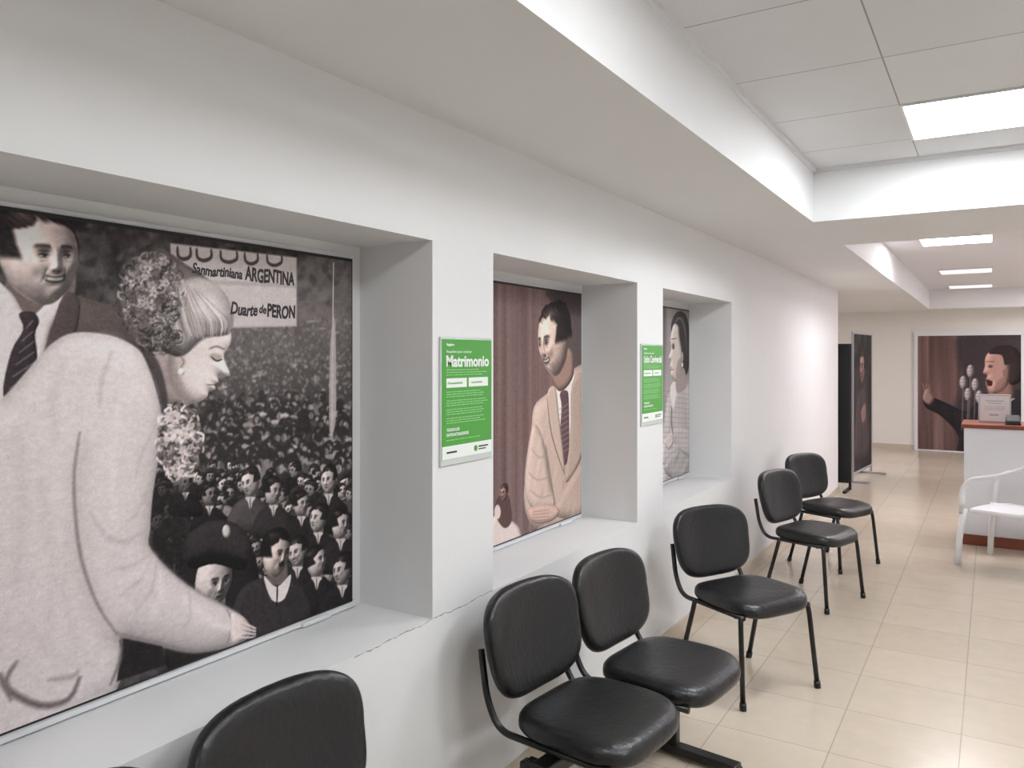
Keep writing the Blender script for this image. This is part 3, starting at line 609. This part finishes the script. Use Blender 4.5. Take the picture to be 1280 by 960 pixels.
ME_legs=[leg_mesh(a,b) for a in (1,0) for b in (-1,1)]
def post_mesh(sy):
    pth=[(.21,sy*.222,.412),(-.215,sy*.222,.412),(-.268,sy*.222,.50),(-.300,sy*.215,.66)]
    V,Fc=tube(fillet(pth,.07,8),.0125,12,r2=.011); return mkmesh('back_support',V,Fc,M_metal,True)
ME_post=[post_mesh(-1),post_mesh(1)]
V,Fc=tube([(0,-.222,.407),(0,.222,.407)],.011); ME_cross=mkmesh('cross_rail',V,Fc,M_metal,True)
def chair(x,y,deg,label):
    t=thing('waiting_chair',label,'chair',(x,y,0),math.radians(deg),'black vinyl waiting chairs')
    obj('seat',ME_seat,t); obj('backrest',ME_back,t); obj('cross_rail',ME_cross,t,(.15,0,0)); obj('cross_rail',ME_cross,t,(-.12,0,0))
    for m in ME_legs: obj('leg',m,t)
    for m in ME_post: obj('back_support',m,t)
    return t
chair(.37,.750,0,'black vinyl waiting chair with steel legs against sill wall')
chair(.37,1.314,-1,'black vinyl waiting chair below the crowd photograph')
chair(.51,4.01,-29,'black vinyl chair on four steel legs, turned outward')
chair(.53,5.64,-17,'black vinyl chair beside another near plain white wall')
chair(.49,6.69,-24,'black vinyl chair last in row by plain wall')
# tandem bench
t=thing('tandem_bench','two black vinyl seats joined on black steel beam','bench',(.465,2.64,0),math.radians(-7))
for s in (-1,1):
    yy=s*.262
    obj('seat',ME_seat,t,(0,yy,0)); obj('backrest',ME_back,t,(0,yy,0))
    for m in ME_post: obj('back_support',m,t,(0,yy,0))
v,f=boxes([(-.03,.03,-.56,.56,.347,.397)]); bevel(obj('beam',mkmesh('beam',v,f,M_metal),t),.006)
for s in (-1,1):
    v,f=boxes([(-.10,-.05,s*.48-.02,s*.48+.02,.03,.36),(-.12,.03,s*.48-.02,s*.48+.02,.315,.35),(-.28,.21,s*.48-.03,s*.48+.03,.012,.045),(-.28,-.24,s*.48-.032,s*.48+.032,0,.03),(.17,.215,s*.48-.032,s*.48+.032,0,.03)])
    bevel(obj('floor_stand',mkmesh('floor_stand',v,f,M_metal),t),.006)
# ------------------------------------------------------------ far mural
c=Canvas(.47,1.99,.02,2.0,.008,(112,88,85),PF); c.pxm=.014
c.C+=(c.noise(20,.07,5,(1,30))+c.noise(8,.03,8,(1,30)))[...,None]*np.array([1.05,.9,.9])
c.poly([(1200,415),(1202,480),(1192,520),(1215,580),(1295,580),(1295,410)],(60,53,57),.12,.92)
LM=(-.5,.4,.8)
c.poly([(1154,499),(1166,497),(1188,506),(1208,514),(1226,500),(1250,490),(1290,495),(1290,580),(1200,580),(1198,545),(1176,520),(1158,510)],(40,37,42),.02,inf=(.12,.5,LM,[(.04,.12,3,.3,3)]))
c.poly([(1232,474),(1250,470),(1264,470),(1268,498),(1246,508),(1238,498)],(140,108,100),.02,inf=(.1,.4,LM,None)); c.line([(1236,498),(1248,507),(1268,498)],2.4,(210,198,195),.02)
c.poly([(1240,438),(1256,431),(1272,437),(1280,456),(1276,476),(1262,480),(1256,456)],(50,40,40),.02,inf=(.12,.4,LM,None))
c.poly([(1232,446),(1240,438),(1254,438),(1262,452),(1262,474),(1254,488),(1242,492),(1236,488),(1235,482),(1238,478),(1233,474),(1234,469),(1229,466),(1231,458)],(176,140,129),.014,inf=(.09,.4,(-.6,.4,.75),None))
c.poly([(1233,474),(1240,476),(1240,482),(1235,482)],(66,30,32),.010); c.line([(1234,474),(1240,475.5)],1.0,(226,216,210),.008)
c.ell(1238,458,3,2,(92,64,60),.012,.9); c.line([(1233,452),(1243,452)],1.4,(60,42,41),.010); c.ell(1256,466,2.6,5,(140,106,97),.012); c.poly([(1246,478),(1258,470),(1256,488),(1244,490)],(134,102,94),.03,.6)
c.poly([(1236,442),(1246,433),(1262,436),(1264,452),(1256,456),(1252,444)],(48,37,37),.014)
c.poly([(1154,500),(1155,490),(1160,486),(1165,492),(1168,499),(1162,506)],(158,130,121),.015,inf=(.05,.4,LM,None)); 
for k in range(3): c.line([(1156+k*3,490),(1153+k*4,479+k)],1.6,(158,130,121),.012)
for (u,v) in [(1213,464),(1204,478),(1219,481),(1210,493),(1224,496)]:
    c.ell(u,v,4.6,8,(176,168,168),.02,inf=(.05,.3,LM,None)); 
    for j in (-4,0,4): c.line([(u-4,v+j),(u+4,v+j)],.8,(96,88,90),.01)
    c.line([(u,v+8),(u-2,v+60)],1.3,(140,130,132),.012)
t=thing('mural_poster','tall colourised print of woman speaking into microphones against curtain','poster',(1.23,15.46,0))
v,f=boxes([(-.82,.84,.0,.035,0,2.09)]); obj('white_surround',mkmesh('white_surround',v,f,M_alu),t)
obj('printed_photograph',c.mesh('printed_photograph',lambda A,B:(A-1.23,A*0-.004,B),M_print,6,4,1.1),t)
# ------------------------------------------------------------ display boards
def dboard(x,y,rz,w,h,label,dark=False):
    t=thing('display_board',label,'display board',(x,y,0),rz)
    v,f=boxes([(-.012,.012,-w/2,-w/2+.03,.02,h),(-.012,.012,w/2-.03,w/2,.02,h),(-.012,.012,-w/2+.03,w/2-.03,h-.03,h),(-.012,.012,-w/2+.03,w/2-.03,.10,.13)])
    bevel(obj('frame',mkmesh('frame',v,f,M_blk if dark else M_silver),t),.003)
    v,f=boxes([(-.008,.006,-w/2+.03,w/2-.03,.13,h-.03)]); obj('panel',mkmesh('panel',v,f,M_blk),t)
    if not dark:
        k=Canvas(-w/2+.035,w/2-.035,.14,h-.035,.008,(40,34,37),lambda u,v:(u,v)); k.pxm=1
        k.C+=k.noise(26,.16,3)[...,None]; k.poly([(-.42,.3),(-.34,h*.52),(0,h*.62),(.34,h*.52),(.42,.3)],(74,62,64),.03,inf=(.15,.35,LM,[(.03,.1,3,.3,3)])); k.face(0,h*.76,.19,.26,-.6,skin=(158,126,118),hair=(30,25,26)); k.poly([(-.1,.9),(.15,1.0),(.2,.8),(0,.72)],(140,112,104),.04,inf=(.06,.4,LM,None))
        obj('printed_photograph',k.mesh('printed_photograph',lambda A,B:(A*0+.0075,A,B),M_print,6,8,1.),t)
    for s in (-1,1):
        v,f=boxes([(-.2,.2,s*(w/2-.05)-.02,s*(w/2-.05)+.02,0,.025)]); bevel(obj('foot',mkmesh('foot',v,f,M_silver if not dark else M_blk),t),.004)
dboard(-.18,10.3,math.radians(-90),.6,1.8,'plain black display board behind the wall corner',True)
dboard(.08,11.55,math.radians(-5),1.1,1.97,'freestanding display board with dark portrait print and feet')
# ------------------------------------------------------------ reception counter
t=thing('reception_counter','white reception counter with reddish wood top and plinth','counter',(2.1,8.2,0))
v,f=boxes([(-.73,.95,-.26,.26,.09,1.02)]); bevel(obj('body',mkmesh('body',v,f,M_counter),t),.004)
v,f=boxes([(-.75,.97,-.29,.29,1.02,1.055)]); bevel(obj('countertop',mkmesh('countertop',v,f,M_wood),t),.006)
v,f=boxes([(-.74,.96,-.27,.27,0,.09)]); bevel(obj('plinth',mkmesh('plinth',v,f,M_wood),t),.003)
# framed notice on counter
t=thing('framed_notice','small framed white certificate standing on counter','picture frame',(1.60,8.25,1.055),math.radians(3))
v,f=boxes([(-.125,.125,-.008,.008,0,.012),(-.125,.125,-.008,.008,.238,.25),(-.125,-.113,-.008,.008,.012,.238),(.113,.125,-.008,.008,.012,.238)])
bevel(obj('frame',mkmesh('frame',v,f,M_silver),t),.003)
v,f=boxes([(-.113,.113,-.004,.006,.012,.238)]); obj('paper',mkmesh('paper',v,f,M_plas),t)
v,f=boxes([(-.07,.07,-.0048,-.004,.188,.196),(-.05,.05,-.0048,-.004,.168,.174),(-.08,.08,-.0048,-.004,.14,.144),(-.08,.08,-.0048,-.004,.125,.129),(-.08,.07,-.0048,-.004,.11,.114),(-.04,.03,-.0048,-.004,.06,.075)]); obj('small_print',mkmesh('small_print',v,f,M_silver),t,kind='stuff')
v,f=boxes([(-.02,.02,.008,.09,0,.008)]); obj('stand',mkmesh('stand',v,f,M_alu),t)
t=thing('card_reader','small black desk device on the counter','device',(1.735,8.03,1.055))
V=[(-.06,-.05,0),(.06,-.05,0),(.06,.05,0),(-.06,.05,0),(-.05,-.04,.035),(.05,-.04,.035),(.05,.045,.085),(-.05,.045,.085)]
bevel(obj('body',mkmesh('body',V,[(3,2,1,0),(4,5,6,7),(0,1,5,4),(1,2,6,5),(2,3,7,6),(3,0,4,7)],M_blk),t),.006)
v,f=boxes([(-.03,.03,-.052,-.0495,.008,.018)]); obj('keypad',mkmesh('keypad',v,f,M_metal),t)
# ------------------------------------------------------------ white monobloc armchair (faces local +x)
t=thing('plastic_armchair','white moulded plastic armchair in front of the counter','chair',(1.70,7.30,0),math.radians(180-24))
v,f=pad(superell(.23,.235,3.5),[(.96,-.022),(1,-.014),(1,.006),(.97,.012),(.85,.006)],lambda p,q,tt,s:(p+.01,q*(1+.06*p/.23),.44+tt-.02*max(0,p/.23)**3))
obj('seat',mkmesh('seat',v,f,M_plas,True),t)
def strip(path,w,th,name):
    V,Fc=tube(path,w,12,r2=th); return mkmesh(name,V,Fc,M_plas,True)
for s in (-1,1):
    obj('armrest',strip(fillet([(.235,s*.265,.41),(.225,s*.285,.60),(.17,s*.285,.685),(-.06,s*.285,.74),(-.225,s*.255,.82),(-.262,s*.22,.89)],.12,8),.036,.015,'armrest'),t)
    obj('leg',strip([(.265,s*.27,.0),(.255,s*.265,.2),(.225,s*.245,.44)],.034,.020,'leg'),t)
    obj('leg',strip([(-.30,s*.25,.0),(-.26,s*.24,.2),(-.21,s*.22,.44)],.034,.020,'leg'),t)
V=[];Fc=[]
for k in range(7):
    y=(k-3)*.06; tube([(-.205+.3*y*y,y*.9,.43),(-.245+.3*y*y,y,.64),(-.29+.3*y*y,y*1.05,.89)],.026,8,V,Fc,.007)
arc=[(-.28+.6*y*y-.0,y,.925-.9*y*y) for y in np.linspace(-.235,.235,13)]; tube(arc,.014,8,V,Fc,.045)
obj('backrest',mkmesh('backrest',V,Fc,M_plas,True),t)
# ------------------------------------------------------------ world
w=bpy.data.worlds.new('world'); S.world=w; w.use_nodes=True; w.node_tree.nodes['Background'].inputs[0].default_value=(.8,.85,.9,1); w.node_tree.nodes['Background'].inputs[1].default_value=.3
